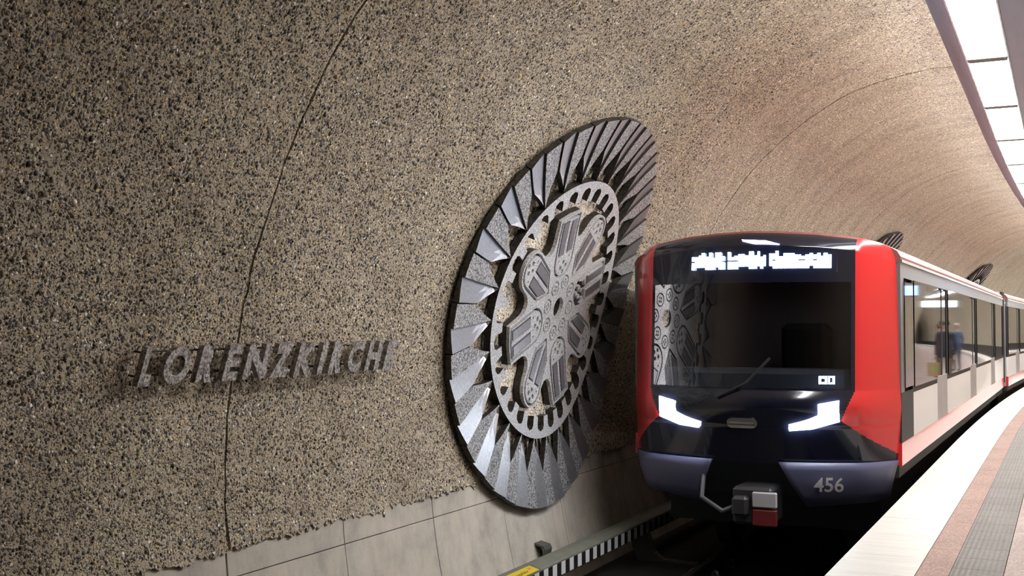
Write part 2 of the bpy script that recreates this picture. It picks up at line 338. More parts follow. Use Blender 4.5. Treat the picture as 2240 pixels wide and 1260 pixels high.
# loose larger stones standing out of the cement on the near stretch
def pebbles():
    n = 84000
    t = 2.6 + (rng.random(n) ** 1.25) * 12.0; s = S_EDGE + .05 + rng.random(n) * (5.3 - S_EDGE)
    keep = np.ones(n, bool)
    for j in JOINTS: keep &= np.abs(t - j) > .035
    t = t[keep]; s = s[keep]; n = len(t)
    rad = np.clip(rng.lognormal(math.log(.0072), .38, n), .004, .021)
    ang = rng.random(n) * 6.283; el = rng.uniform(.55, 1.0, n); hgt = rng.uniform(.35, .75, n)
    A = np.linspace(0, 2 * math.pi, 7)[:-1]
    loc = [(0, 0, 1.0)] + [(.72 * math.cos(a), .72 * math.sin(a), .68) for a in A] + [(math.cos(a), math.sin(a), -.25) for a in A]
    loc = np.array(loc); m = len(loc)
    du = loc[None, :, 0] * rad[:, None]; dv = loc[None, :, 1] * (rad * el)[:, None]
    jit = 1 + rng.uniform(-.22, .22, (n, m)); du = du * jit; dv = dv * jit
    c, sn = np.cos(ang)[:, None], np.sin(ang)[:, None]
    S_ = s[:, None] + du * c - dv * sn; T_ = t[:, None] + du * sn + dv * c
    base = .018 + .006 * fbm(T_.ravel() * .9 + S_.ravel() * 1.3, 2)
    off = base + (loc[None, :, 2] * (rad * hgt)[:, None]).ravel()
    x, z = wall_pt(S_.ravel(), off); V = np.stack([x, T_.ravel(), z], -1)
    f = []
    for i in range(6):
        j = (i + 1) % 6; f += [(0, 1 + i, 1 + j, 1 + j), (1 + i, 7 + i, 7 + j, 1 + j)]
    tri = [(0, 1 + i, 1 + (i + 1) % 6) for i in range(6)]; quad = [(1 + i, 7 + i, 7 + (i + 1) % 6, 1 + (i + 1) % 6) for i in range(6)]
    off_i = (np.arange(n) * m)[:, None, None]
    TR = (np.array(tri)[None] + off_i).reshape(-1, 3); Q = (np.array(quad)[None] + off_i).reshape(-1, 4)
    me = bpy.data.meshes.new('pebbles'); me.vertices.add(len(V)); me.vertices.foreach_set('co', V.ravel())
    nl = TR.size + Q.size; me.loops.add(nl); me.loops.foreach_set('vertex_index', np.concatenate([TR.ravel(), Q.ravel()]).astype(np.int32))
    npoly = len(TR) + len(Q); me.polygons.add(npoly)
    st = np.concatenate([np.arange(len(TR)) * 3, TR.size + np.arange(len(Q)) * 4]).astype(np.int32)
    me.polygons.foreach_set('loop_start', st)
    me.polygons.foreach_set('use_smooth', np.ones(npoly, bool)); me.update(calc_edges=True)
    pal = np.array([c for _, c in STONES]); w = np.array([.15, .16, .16, .16, .10, .11, .06, .04, .035, .025]); w /= w.sum()
    col = np.array([1.75, 1.78, 1.9]) * pal[rng.choice(len(pal), n, p=w)] * rng.uniform(.75, 1.25, (n, 1))
    ca = me.color_attributes.new('stone', 'FLOAT_COLOR', 'POINT')
    cc = np.ones((n, m, 4)); cc[:, :, :3] = col[:, None]; ca.data.foreach_set('color', cc.ravel())
    me.materials.append(M['pebble']); o = bpy.data.objects.new('pebbles', me); link(o, wl); o['kind'] = 'stuff'
pebbles()
# plain concrete plinth under it, cast in boards
bb = tag(shell('baseboard_left', S_BOT - .2, S_EDGE + .02, -.03, M['back'], ns=12, nt=120), 'plain concrete foot of the tunnel wall', kind='structure')
S_MID = s_of_z(-1.70 + CAMZ)
cuts = []
for k in range(len(JOINTS) - 1):
    for i in range(7): cuts.append(JOINTS[k] + i * 10.0 / 7)
cuts = [c for c in cuts if 2.0 < c < 60]
for i in range(len(cuts) - 1):
    wj = .012 if any(abs(cuts[i] - j) < .01 for j in JOINTS) else .004; wk = .012 if any(abs(cuts[i + 1] - j) < .01 for j in JOINTS) else .004
    for (sa, sb) in ((S_BOT - .15, S_MID - .004), (S_MID + .004, S_EDGE + .06)):
        s = np.linspace(sa, sb, 8); t = np.linspace(cuts[i] + wj, cuts[i + 1] - wk, 5); o_ = rng.uniform(0, .004)
        x, z = wall_pt(s, o_); Xg = np.repeat(x[:, None], 5, 1); Zg = np.repeat(z[:, None], 5, 1); Tg = np.repeat(t[None], 8, 0)
        V = Wn(Xg.ravel(), Tg.ravel(), Zg.ravel()); F = grid_faces(8, 5).tolist(); n = len(V)
        x2, z2 = wall_pt(s, -.028); X2 = np.repeat(x2[:, None], 5, 1); Z2 = np.repeat(z2[:, None], 5, 1); Vb = Wn(X2.ravel(), Tg.ravel(), Z2.ravel())
        idx = np.arange(n).reshape(8, 5); ring = list(idx[:, 0]) + list(idx[-1, 1:]) + list(idx[-2::-1, -1]) + list(idx[0, -2:0:-1])
        rb = {int(v): n + q for q, v in enumerate(ring)}
        for q in range(len(ring)):
            p1, p2 = int(ring[q]), int(ring[(q + 1) % len(ring)]); F.append([p1, p2, rb[p2], rb[p1]])
        mesh_np('concrete_board', np.concatenate([V, Vb[np.array(ring)]]), F, M['concrete'], bb)
# end walls of the tube (behind the camera and far along the bend)
def endwall(name, T):
    p = np.linspace(R(-60), R(198), 60); x = CX - EA * 1.02 * np.cos(p); z = CZ + EB * 1.02 * np.sin(p)
    V = [W(a, T, c) for a, c in zip(x, z)]; o = mesh_np(name, V, [tuple(range(len(V)))], M['back']); tag(o, 'end of the station tube', kind='structure')
endwall('wall_back', TA + .02); endwall('wall_far', TB - .02)

# ------------------------------------------------------------------ track bed and platform
ts = list(np.linspace(TA, TB, 84))
b = MB(); b.box(-6.2, -1.30, TA, TB, -1.35, -1.16, seg=83); tag(b.build('floor', M['bed']), 'dark track bed between platform and wall', kind='structure')
PE = -1.435                                                      # platform edge
pl = MB(); pl.box(PE + .05, 2.9, TA, TB, -1.2, -.035, seg=83); pl = tag(pl.build('platform', M['pitwall']), 'platform body with dark track-side face', kind='structure')
def strip(name, x0, x1, t_first, step, z0, z1, mat, t_end, gap=.004, sub=1):
    t = t_first
    while t < t_end:
        m_ = MB(); m_.box(x0, x1, t + gap / 2, t + step - gap / 2, z0, z1, seg=sub); m_.build(name, mat, pl); t += step
strip('edge_slab', PE, -.912, -2.6, 2.6, -.16, 0, M['edge'], 140, .008, 2)
strip('red_terrazzo_strip', -.908, -.712, -2.6, 1.3, -.05, -.001, M['redterr'], 90)
strip('tactile_tile', -.708, -.392, 0, .4, -.05, .002, M['tact'], 88)
strip('paving_slab', -.388, .9, -2.6, 1.3, -.05, -.001, M['pinkterr'], 40)
strip('paving_slab', -.388, .9, 40.3, 5.2, -.05, -.001, M['pinkterr'], 140, sub=2)
strip('paving_slab', .904, 2.6, -2.6, 5.2, -.05, -.001, M['pinkterr'], 140, sub=2)
m_ = MB(); m_.box(-.708, 2.6, TA, -2.6, -.05, -.001, seg=2); m_.build('paving_slab', M['pinkterr'], pl)

# ------------------------------------------------------------------ rosette
SC, TC, RD = 1.3265, 11.52, 2.19          # centre (arc length, along track), radius
xw, zw = wall_pt(SC - RD, 0)
ROS = np.array([float(wall_pt(SC, 0)[0]), TC, float(wall_pt(SC, 0)[1])])
def dmap(P):                              # P (n,3): b (along), a (up) in units of RD, offset o in metres
    P = np.asarray(P, float); x, z = wall_pt(SC + P[:, 1] * RD, P[:, 2]); return np.stack([x, TC + P[:, 0] * RD, z], -1)
def pol(ang, r): return (r * math.cos(R(ang)), r * math.sin(R(ang)))
def grid_solid(name, top, bot, nr, nc, mat, parent):
    """closed slab from two (nr*nc) vertex grids"""
    V = np.concatenate([top, bot]); n = nr * nc; F = grid_faces(nr, nc).tolist()
    F += [[q + n for q in f[::-1]] for f in F]
    idx = np.arange(n).reshape(nr, nc); ring = list(idx[:, 0]) + list(idx[-1, 1:]) + list(idx[-2::-1, -1]) + list(idx[0, -2:0:-1])
    for i in range(len(ring)):
        p, q = int(ring[i]), int(ring[(i + 1) % len(ring)]); F.append([q, p, p + n, q + n])
    return fix_normals(mesh_np(name, dmap(V), F, mat, parent, ROS))
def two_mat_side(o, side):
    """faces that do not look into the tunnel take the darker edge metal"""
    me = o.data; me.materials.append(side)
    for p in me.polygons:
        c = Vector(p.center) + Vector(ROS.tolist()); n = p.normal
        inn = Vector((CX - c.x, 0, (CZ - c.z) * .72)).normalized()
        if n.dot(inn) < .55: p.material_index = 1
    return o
def plate(name, outline, holes, o0, o1, mat, parent, cut=.06, side=None):
    """extruded flat plate in disc coordinates with holes, bent to the wall"""
    bm = bmesh.new(); edges = []
    for loop in [outline] + list(holes):
        vs = [bm.verts.new((p[0], p[1], 0)) for p in loop]
        for i in range(len(vs)): edges.append(bm.edges.new((vs[i], vs[(i + 1) % len(vs)])))
    bmesh.ops.triangle_fill(bm, edges=edges, use_beauty=True, use_dissolve=False)
    ys = [p[1] for p in outline]; y = min(ys) + cut
    while y < max(ys) - .005:
        bmesh.ops.bisect_plane(bm, geom=bm.verts[:] + bm.edges[:] + bm.faces[:], plane_co=(0, y, 0), plane_no=(0, 1, 0)); y += cut
    r = bmesh.ops.extrude_face_region(bm, geom=bm.faces[:])
    for v in [g for g in r['geom'] if isinstance(g, bmesh.types.BMVert)]: v.co.z = 1
    bm.verts.index_update()
    V = np.array([(v.co.x, v.co.y, o0 + (o1 - o0) * v.co.z) for v in bm.verts]); F = [[v.index for v in f.verts] for f in bm.faces]; bm.free()
    o = fix_normals(mesh_np(name, dmap(V), F, mat, parent, ROS))
    if side: two_mat_side(o, side)
    return o
def circ(cx, cy, r, n=12, a0=0): return [(cx + r * math.cos(a0 + 2 * math.pi * i / n), cy + r * math.sin(a0 + 2 * math.pi * i / n)) for i in range(n)]
def rot(P, ang):
    c, s = math.cos(R(ang)), math.sin(R(ang)); return [(u * c - v * s, u * s + v * c) for u, v in P]
rosette = empty('wall_rosette', ROS.tolist())
tag(rosette, 'large grey cast metal rosette with radiating rays beside the station name', 'rosette', 'rosettes along the tunnel wall')
# pale wall within the ring
plate('backing_disc', circ(0, 0, .60, 72), [], .015, .034, M['agg_pale'], rosette, .08)
NR = 28; STEP = 360.0 / NR
for k in range(NR):
    seam = 148.1 + STEP * k; HW = STEP / 2 - .22
    rr = [.662, .70, .76, .83, .88, .94, 1.0]
    wfun = lambda r: max(.02, HW * min(1, (r - .655) / (.835 - .655)))
    def facet(sgn, cols, oa, ob):
        top = []; bot = []
        for r in rr:
            for c in cols:
                p = pol(seam + sgn * wfun(r) * c, r); top.append((*p, oa + (ob - oa) * c)); bot.append((*p, .052))
        return np.array(top), np.array(bot)
    tp, bt = facet(-1, [0, .5, 1], .112, .108)
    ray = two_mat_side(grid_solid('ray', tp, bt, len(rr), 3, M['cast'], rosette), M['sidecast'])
    tp, bt = facet(1, [0.02, .5, 1], .084, .122)
    # the smooth facet belongs to its ray
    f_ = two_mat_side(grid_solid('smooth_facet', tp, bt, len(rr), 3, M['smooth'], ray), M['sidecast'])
# ring with notches
NN = 30; inner = []
for k in range(NN):
    c = 257.1 + 12.0 * k
    inner += [pol(c - 3.5, .553), pol(c - 3.5, .60), pol(c - 2.6, .618), pol(c, .628), pol(c + 2.6, .618), pol(c + 3.5, .60), pol(c + 3.5, .553), pol(c + 6, .553)]
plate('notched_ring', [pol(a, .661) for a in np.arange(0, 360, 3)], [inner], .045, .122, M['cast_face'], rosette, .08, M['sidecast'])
# flower
outl = []
for k in range(8):
    ph = 22.5 + 45 * k
    if k % 2 == 0:      # flat outer end
        loc = [(.345, -.128), (.365, -.112), (.395, -.104), (.505, -.098), (.512, 0), (.505, .098), (.395, .104), (.365, .112), (.345, .128)]
    else:               # round outer end
        loc = [(.345, -.128), (.365, -.112), (.40, -.104)] + [(.432 + .104 * math.cos(a), .104 * math.sin(a)) for a in np.linspace(-math.pi / 2, math.pi / 2, 11)] + [(.40, .104), (.365, .112), (.345, .128)]
    outl += rot(loc, ph)
    outl += rot([(.352, 0)], ph + 22.5) if False else []
hub = circ(0, 0, .052, 20)
flower = plate('flower_plate', outl, [hub], .055, .120, M['sidecast'], rosette, .05)  # dark colour puts shade into the grooves of the flower
def petal_shape(kind, g):
    """petal outline shrunk by g"""
    if kind == 0:
        return [(.497 - g, -.088 + g), (.503 - g, 0), (.497 - g, .088 - g)] + [(.262 + (.094 - g) * math.cos(a), (.094 - g) * math.sin(a)) for a in np.linspace(math.pi / 2, 3 * math.pi / 2, 11)]
    return [(.168 + 1.3 * g, 0), (.262 + .4 * g, -.086 + g), (.432, -.092 + g)] + [(.432 + (.092 - g) * math.cos(a), (.092 - g) * math.sin(a)) for a in np.linspace(-math.pi / 2, math.pi / 2, 11)][1:-1] + [(.432, .092 - g), (.262 + .4 * g, .086 - g)]
def bars(kind, g):
    if kind == 0: return [[(.295 + g, v0 + g), (.484 - g, v0 + g), (.484 - g, v1 - g), (.295 + g, v1 - g)] for v0, v1 in ((-.070, -.010), (.010, .070))]
    return [[(.205 + g * 1.6, s * (.010 + g)), (.41 - g, s * (.010 + g)), (.41 - g, s * (.070 - g)), (.272 + g * 1.2, s * (.070 - g))][::s] for s in (-1, 1)]
face_holes = [hub]; meds = []
for k in range(8): face_holes.append(rot(petal_shape(k % 2, 0), 22.5 + 45 * k))
for k in range(8): face_holes.append(rot(circ(.131, 0, .040, 14), 45 * k))
plate('flower_face', [(p[0] * .995, p[1] * .995) for p in outl], face_holes, .118, .158, M['cast_face'], flower, .05)
for k in range(8):
    kd = k % 2; ph = 22.5 + 45 * k
    cl = []
    cx = .225 if kd == 0 else .47
    for dx, dy, q in ((0, .026, .013), (0, -.026, .013), (.026, 0, .012), (-.026, 0, .012), (.02, .055, .007), (.02, -.055, .007)):
        cl.append(circ(cx + dx, dy, q, 7, .3 * dx))
    if kd == 0: cl[4:] = [circ(cx + .045, .05, .007, 7), circ(cx + .045, -.05, .007, 7)]
    else: cl[4:] = [circ(cx - .035, .055, .007, 7), circ(cx - .035, -.055, .007, 7)]
    pt = plate('petal', rot(petal_shape(kd, .014), ph), [rot(q, ph) for q in bars(kd, 0)] + [rot(q, ph) for q in cl], .118, .160, M['cast_face'], flower, .05)
    for q in bars(kd, .008): plate('petal_bar', rot(q, ph), [], .118, .166, M['smooth'], flower, .05)
    plate('medallion', rot(circ(.131, 0, .031, 14), 45 * k), [rot(circ(.131 + dx, dy, .008, 6), 45 * k) for dx, dy in ((.013, 0), (-.013, 0), (0, .013), (0, -.013))], .118, .158, M['cast_face'], flower, .05)
for k in range(16):                        # stand-off bolts that carry the rosette
    b = MB(False); a = 22.5 * k; x, y = pol(a, .86); p0 = dmap(np.array([[x, y, -.05]]))[0]; p1 = dmap(np.array([[x, y, .05]]))[0]; b.tube([p0, p1], .03, 6); b.build('stand_off', M['pin'], rosette, ROS)
    b = MB(False); x, y = pol(a, .3); p0 = dmap(np.array([[x, y, -.05]]))[0]; p1 = dmap(np.array([[x, y, .06]]))[0]; b.tube([p0, p1], .03, 6); b.build('stand_off', M['pin'], rosette, ROS)
for i, (T_, dz) in enumerate(((29.5, .20), (47.5, .36))):
    c = copy_tree(rosette); dl = (dz + .05) / 3.7; rx, rz = ROS[0] - CX, ROS[2] - CZ          # the floor of the tube climbs a little, so these hang higher
    c.location = W(CX + rx * math.cos(dl) + rz * math.sin(dl), T_, CZ - rx * math.sin(dl) + rz * math.cos(dl)); c.rotation_euler = (0, dl, Wang(T_))
    c['label'] = ('top of a dark rosette showing above the roof of the leading car', 'top of a far dark rosette above the train, nearer the car joint')[i]

# ------------------------------------------------------------------ station name
LET = [('L', 5.39, 5.53), ('O', 5.58, 5.85), ('R', 5.90, 6.10), ('E', 6.16, 6.35), ('N', 6.37, 6.66), ('Z', 6.67, 6.92), ('K', 6.95, 7.22), ('I', 7.235, 7.345), ('R', 7.38, 7.60), ('C', 7.62, 7.86), ('H', 7.885, 8.12), ('E', 8.16, 8.35)]
def glyph_flat(ch, bold=.0):
    cu = bpy.data.curves.new('glyph', 'FONT'); cu.body = ch; cu.size = 1; cu.extrude = .05; cu.offset = bold; cu.resolution_u = 4
    o = bpy.data.objects.new('glyph', cu); COL.objects.link(o)
    dg = bpy.context.evaluated_depsgraph_get(); me = bpy.data.meshes.new_from_object(o.evaluated_get(dg))
    V = np.array([v.co[:] for v in me.vertices]); F = [list(p.vertices) for p in me.polygons]
    bpy.data.objects.remove(o); bpy.data.curves.remove(cu); bpy.data.meshes.remove(me); return V, F
def name_sign(label):
    xs, zs = wall_pt(.73, 0); org = np.array([float(xs), 6.9, float(zs)])
    root = empty('station_name_sign', org.tolist()); tag(root, label, 'sign', 'station name signs')
    for ch, t0, t1 in LET:
        V, F = glyph_flat(ch, .05)
        if (t1 - t0 - .04) / .246 < .85 * np.ptp(V[:, 0]) / np.ptp(V[:, 1]): V, F = glyph_flat(ch, .082)
        x0, x1 = V[:, 0].min(), V[:, 0].max(); y0, y1 = V[:, 1].min(), V[:, 1].max()
        sl = .046                                     # lean of the letters
        wd = (t1 - t0) - (sl if ch != 'O' else .03)
        yy = (V[:, 1] - y0) / (y1 - y0); T = t0 + (V[:, 0] - x0) / (x1 - x0) * wd + sl * yy
        ct = (t0 + t1) / 2; sb = .725 + (ct - 5.39) * .0044; s = sb + yy * .246
        off = np.where(V[:, 2] > 0, .150, .108)
        X, Z = wall_pt(s, off); o = mesh_np('letter_' + ch.lower(), np.stack([X, T, Z], -1), F, M['letter'], root, org)
        # a pin behind each letter
        m_ = MB(False)
        for q in (.2, .8):
            tq = (t0 + t1) / 2 + (q - .5) * sl; a_ = wall_pt(sb + q * .246, 0); c_ = wall_pt(sb + q * .246, .10); m_.tube([(a_[0], tq, a_[1]), (c_[0], tq, c_[1])], .007, 6)
        m_.build('pin', M['pin'], root, org)
    for q in (.19, .80):                              # thin carrier rails
        m_ = MB(False); x, z = wall_pt(.735 + q * .246, .085); m_.tube([(x, 5.46, z), (x, 8.33, z + .012)], .006, 6); m_.build('carrier_rail', M['pin'], root, org)
    return root
sg = name_sign('raised bronze letters reading LORENZKIRCHE to the side of the big rosette')
sg2 = copy_tree(sg); sg2.location = Vector(sg.location) + Vector((0, 9.25, .01)); sg2['label'] = 'station name letters half hidden behind the train front'

# ------------------------------------------------------------------ ceiling light line
FQ = .938; FZ = CAMZ + 2.9 * FQ
def fixture():
    root = empty('ceiling_light', (-.72, 1.5, FZ))
    org = (-.72, 1.5, FZ)
    tag(root, 'module of the long ceiling light, white diffuser in a curved grey housing', 'ceiling light', 'ceiling light modules')
    b = MB(False); b.box(-.925, -.528, .10, 2.90, FZ + .0, FZ + .02); b.build('diffuser', M['diff'], root, org)
    b = MB(False)
    for x in (-.943, -.523): b.box(x, x + .016, 0.004, 2.996, FZ - .004, FZ + .05)
    b.build('trim_strip', M['trim'], root, org)
    b = MB(False); b.box(-.925, -.528, -.098, .098, FZ - .003, FZ + .05); b.build('cross_bar', M['barmat'], root, org)
    L_ = [(-.945, FZ + .012)] + [(-.945 - .20 * math.sin(a), FZ + .012 + .15 * (1 - math.cos(a))) for a in np.linspace(0, math.pi / 2, 9)][1:]
    R_ = [(-.505, FZ + .012)] + [(-.505 + .45 * math.sin(a), FZ + .012 + .26 * (1 - math.cos(a))) for a in np.linspace(0, math.pi / 2, 9)][1:]
    prof = L_[::-1] + [(-.93, FZ + .05), (-.52, FZ + .05)] + R_ + [(-.10, FZ + .285), (-.52, FZ + .30), (-.94, FZ + .235), (-1.10, FZ + .215)]
    b = MB(False); b.sweep(prof, [.003, 2.997]); o = fix_normals(b.build('housing', M['housing'], root, org))
    b = MB(False); b.sweep([(-1.095, FZ + .222), (-1.02, FZ + .235), (-.95, FZ + .365), (-1.04, FZ + .36)], [.05, 2.95]); fix_normals(b.build('uplight_slot', M['up'], root, org))  # out of sight; face turned left, shaped to brighten the left vault
    b = MB(False); b.sweep([(-.94, FZ + .367), (-1.215, FZ + .372), (-1.215, FZ + .380), (-.94, FZ + .380)], [.003, 2.997]); fix_normals(b.build('added_lip', M['housing'], root, org))  # unseen lip, added to keep the slot's glow off the nearby ceiling
    b = MB(False); b.sweep([(-.12, FZ + .30), (-.38, FZ + .315), (-.70, FZ + .34), (-.34, FZ + .345)], [.05, 2.95]); fix_normals(b.build('uplight_slot', M['up'], root, org))
    b = MB(False)
    for t in (.6, 2.4):
        zc = CZ + EB * math.sqrt(1 - ((-.72 * FQ - CX) / EA) ** 2); b.tube([(-.72, t, FZ + .25), (-.72, t, zc)], .012, 6)
    b.build('hanger_rods', M['trim'], root, org)
    return root
fx = fixture(); k0 = 13.63 * FQ; first = True
for k in range(-2, 46):
    T_ = k0 + 3.0 * FQ * k
    o = fx if first else copy_tree(fx); first = False
    p = W(-.72 * FQ, T_ + 1.5 * FQ, FZ); o.location = p; o.scale = (FQ, FQ, 1); o.rotation_euler = (0, 0, Wang(T_ + 1.5 * FQ))

# ------------------------------------------------------------------ rails, third rail
def rail(X, name, label):
    prof = [(-.075, 0), (.075, 0), (.075, .012), (.012, .03), (.010, .105), (.036, .118), (.036, .148), (.025, .155), (-.025, .155), (-.036, .148), (-.036, .118), (-.010, .105), (-.012, .03), (-.075, .012)]
    b = MB(); b.sweep([(X + x, -1.16 + z) for x, z in prof], ts); return tag(b.build(name, M['rail']), label, 'rail')
rail(-3.67, 'rail', 'dark steel running rail along the wall side of the track'); rail(-2.17, 'rail', 'dark steel running rail under the platform edge')
def clip(X, T, side):
    b = MB(); pts = []
    for i in range(22):
        a = i / 21 * 2 * math.pi * 2.4; pts.append((X + side * (.125 + .03 * math.cos(a)), T - .045 + .09 * i / 21, -1.115 + .03 * math.sin(a)))
    b.tube(pts, .009, 6); b.box(X + side * .13 - .05, X + side * .13 + .05, T - .06, T + .06, -1.162, -1.14)
    return b
base = Vector(W(-3.67, 12.8, -1.16)); proto = None
for i in range(10):
    T_ = 10.7 + .70 * i
    for sd in (-1, 1):
        if proto is None or sd == 1 and i == 0:
            o = clip(-3.67, T_, sd).build('rail_clip', M['clip'], None, W(-3.67, T_, -1.16)); o.location = W(-3.67, T_, -1.16)
            if sd == -1: proto = o
            else: proto2 = o
        else:
            o = (proto if sd == -1 else proto2).copy(); link(o); o.location = W(-3.67, T_, -1.16)
        tag(o, 'coiled spring clip holding the rail, wall side' if sd == -1 else 'coiled spring clip holding the rail, platform side', 'rail clip', 'rail clips, wall side' if sd == -1 else 'rail clips, platform side')
BX = -4.55; BZ = CAMZ - 2.30
tr = empty('third_rail', (BX, 10.3, -1.16)); org = (BX, 10.3, -1.16)
tag(tr, 'third rail under a grey cover with black and white warning stripes', 'third rail')
covs = [7.3, 10.31, 13.35, 16.4, 19.4, 22.4, 25.4]
for i in range(len(covs) - 1):
    b = MB(); b.sweep([(BX, BZ), (BX - .012, BZ + .012), (BX - .10, BZ + .040), (BX - .19, BZ + .035), (BX - .21, BZ - .14), (BX - .19, BZ - .14), (BX - .18, BZ + .01), (BX - .03, BZ - .02), (BX - .02, BZ - .14), (BX, BZ - .14)], np.linspace(covs[i] + .005, covs[i + 1] - .005, 5))
    o = fix_normals(b.build('cover', M['cover'], tr, org))
T_ = 10.3678 - .216 * 8
while T_ < 21:
    for k, mt, nm in ((0, 'swhite', 'white_stripe'), (1, 'sblack', 'black_stripe')):
        b = MB(); b.box(BX + .001, BX + .005, T_ + k * .108, T_ + (k + 1) * .108, BZ - .138, BZ - .012); b.build(nm, M[mt], tr, org)
    T_ += .216
b = MB(); b.sweep([(BX - .19, BZ - .20), (BX - .10, BZ - .20), (BX - .10, BZ - .17), (BX - .135, BZ - .16), (BX - .135, BZ - .09), (BX - .10, BZ - .08), (BX - .10, BZ - .055), (BX - .19, BZ - .055), (BX - .19, BZ - .08), (BX - .155, BZ - .09), (BX - .155, BZ - .16), (BX - .19, BZ - .17)], np.linspace(7.3, 25.4, 14)); b.build('conductor_rail', M['rail'], tr, org)
for T_ in (8.7, 13.45, 18.2):                 # bent support arms
    b = MB(); w = .10
    pr = [(BX - .16, BZ - .01), (BX - .10, BZ - .06), (BX + .02, BZ - .14), (BX + .10, -1.05), (BX + .20, -1.13), (BX + .62, -1.145), (BX + .62, -1.162), (BX - .10, -1.162), (BX - .18, -1.0), (BX - .17, BZ - .1)]
    b.sweep(pr, [T_ - w / 2, T_ + w / 2]); b.build('support_arm', M['bracket'], tr, org)
b = MB(); b.sweep([(BX + .004, BZ + .012), (BX - .10, BZ + .040), (BX - .10, BZ + .043), (BX + .002, BZ + .016)], [9.62, 10.26]); stk = b.build('warning_sticker', M['yellow'], tr, org)
stk['label'] = 'yellow warning sticker'
V, F = glyph_flat('Lebensgefahr', .0)
u = (V[:, 0] - V[:, 0].min()) / (V[:, 0].max() - V[:, 0].min()); v = V[:, 1] / .75
Pp = np.stack([BX - .022 - .040 * v, 9.66 + .44 * u, BZ + .0215 + .011 * v + np.where(V[:, 2] > 0, .0015, 0)], -1)
mesh_np('sticker_lettering', Pp, F, M['ink'], stk, org)
b = MB(); b.add([(BX - .03, 10.12, BZ + .0268), (BX - .06, 10.23, BZ + .036), (BX - .075, 10.16, BZ + .039), (BX - .085, 10.24, BZ + .0415), (BX - .06, 10.13, BZ + .036)], [(0, 1, 2, 3, 4)]); b.build('sticker_flash', M['orange'], stk, org)
for i, (T_, lab) in enumerate(((11.38, 'small open metal cable bracket on the wall beside the yellow sticker'), (15.75, 'small metal cable bracket on the dark wall by the train'))):
    s_ = s_of_z(CAMZ - 2.29); x, z = wall_pt(s_, 0); x = float(x); z = float(z)
    o = MB(); o.sweep([(x - .03, z - .14), (x + .10, z - .12), (x + .12, z - .02), (x + .10, z + .02), (x - .03, z + .05), (x - .03, z + .03), (x + .085, z + .005), (x + .10, z - .02), (x + .085, z - .10), (x - .03, z - .115)], [T_ - .09, T_ + .09])
    br = fix_normals(o.build('cable_bracket', M['bracket'], None, W(x, T_, z))); br.location = W(x, T_, z); tag(br, lab, 'bracket', 'cable brackets')

# ------------------------------------------------------------------ train
TX = -2.93                                   # centre line of the cars
train = empty('metro_train', W(TX, 12, -1.16)); torg = Vector(train.location)
tag(train, 'red and white metro train with a black front pulling in along the platform', 'train')
YAW = .0095
def tpos(x, T, z):                            # car space -> world: the leading car stands as a chord in the bend
    dx, dt = x, T - 15.0
    return (TX + dx * math.cos(YAW) + dt * math.sin(YAW), 15.0 + dt * math.cos(YAW) - dx * math.sin(YAW), z + CAMZ)
def tmesh(name, V, F, mat, parent=train, smooth=False):
    return mesh_np(name, [tpos(*p) for p in V], F, mat, parent, torg, smooth)
HWF, HW_ = 1.08, 1.43
def top_y(x):
    a = abs(x)
    return float(np.interp(a, [0, .3, .7, 1.08, 1.28, HW_ - .03, HW_ + .005], [1.0, .99, .965, .915, .86, .79, .73]))
def front_T(x, y):
    a = abs(x)
    t = 11.72 + .30 * (a / HWF) ** 2 if a <= HWF else 12.02 + .56 * ((a - HWF) / (HW_ - HWF)) ** 1.35
    k = max(0.0, 1 - .5 * max(0, a - HWF) / .35)
    if y > -.62: t += (y + .62) * .07 * k
    else: t += -.05 * math.sin(min(1, (-.62 - y) / .35) * math.pi) * k + max(0, -1.0 - y) * .32 * k
    d = y - (top_y(x) - .15)
    if d > 0: t += (d * .45 + (d / .15) ** 3 * .10) * k
    return t
nx, ny = 241, 300
xsn = np.linspace(-HW_, HW_, nx); ybot = -1.36
Vf = []; 
for x in xsn:
    for y in np.linspace(ybot, top_y(x), ny): Vf.append((x, front_T(x, y), y))
Vf = np.array(Vf)
def region(x, y):
    a = abs(x)
    inner = HWF - .02 if y > -.62 else HWF - .02 - .12 * min(1, (-.62 - y) / .3)
    if y < -.92: inner = .94 + (-.92 - y) / .33 * .42
    if a > inner: return 'redl' if x < 0 else 'redr'
    if y > top_y(x) - .02: return 'roofedge'
    if y > .46: return 'mask'
    if y > -.60 and a < HWF - .06: return 'screen'
    return 'mask'
parts = {'redl': [], 'redr': [], 'mask': [], 'screen': [], 'roofedge': []}
for i in range(nx - 1):
    for j in range(ny - 1):
        q = [i * ny + j, i * ny + j + 1, (i + 1) * ny + j + 1, (i + 1) * ny + j]
        c = Vf[q].mean(0); parts[region(c[0], c[2])].append(q)
def sub(name, key, mat, parent=train):
    F = parts[key]; used = sorted({v for f in F for v in f}); mp = {v: i for i, v in enumerate(used)}
    return tmesh(name, Vf[used], [[mp[v] for v in f] for f in F], mat, parent, True)
sub('red_front_pillar', 'redl', M['red']); sub('red_front_pillar', 'redr', M['red']); msk = sub('front_mask', 'mask', M['black']); scr = sub('windscreen', 'screen', M['screen']); sub('front_roof_edge', 'roofedge', M['roof'])
def on_front(P, lift=.012): return [(x, front_T(x, y) - lift, y) for x, y in P]
def front_patch(name, poly, mat, parent, lift=.012, thick=.02, n=1):
    P = on_front(poly, lift); Q = on_front(poly, lift - thick); k = len(poly)
    F = [tuple(range(k))] + [(i, (i + 1) % k, k + (i + 1) % k, k + i) for i in range(k)]
    return fix_normals(tmesh(name, P + Q, F, mat, parent))
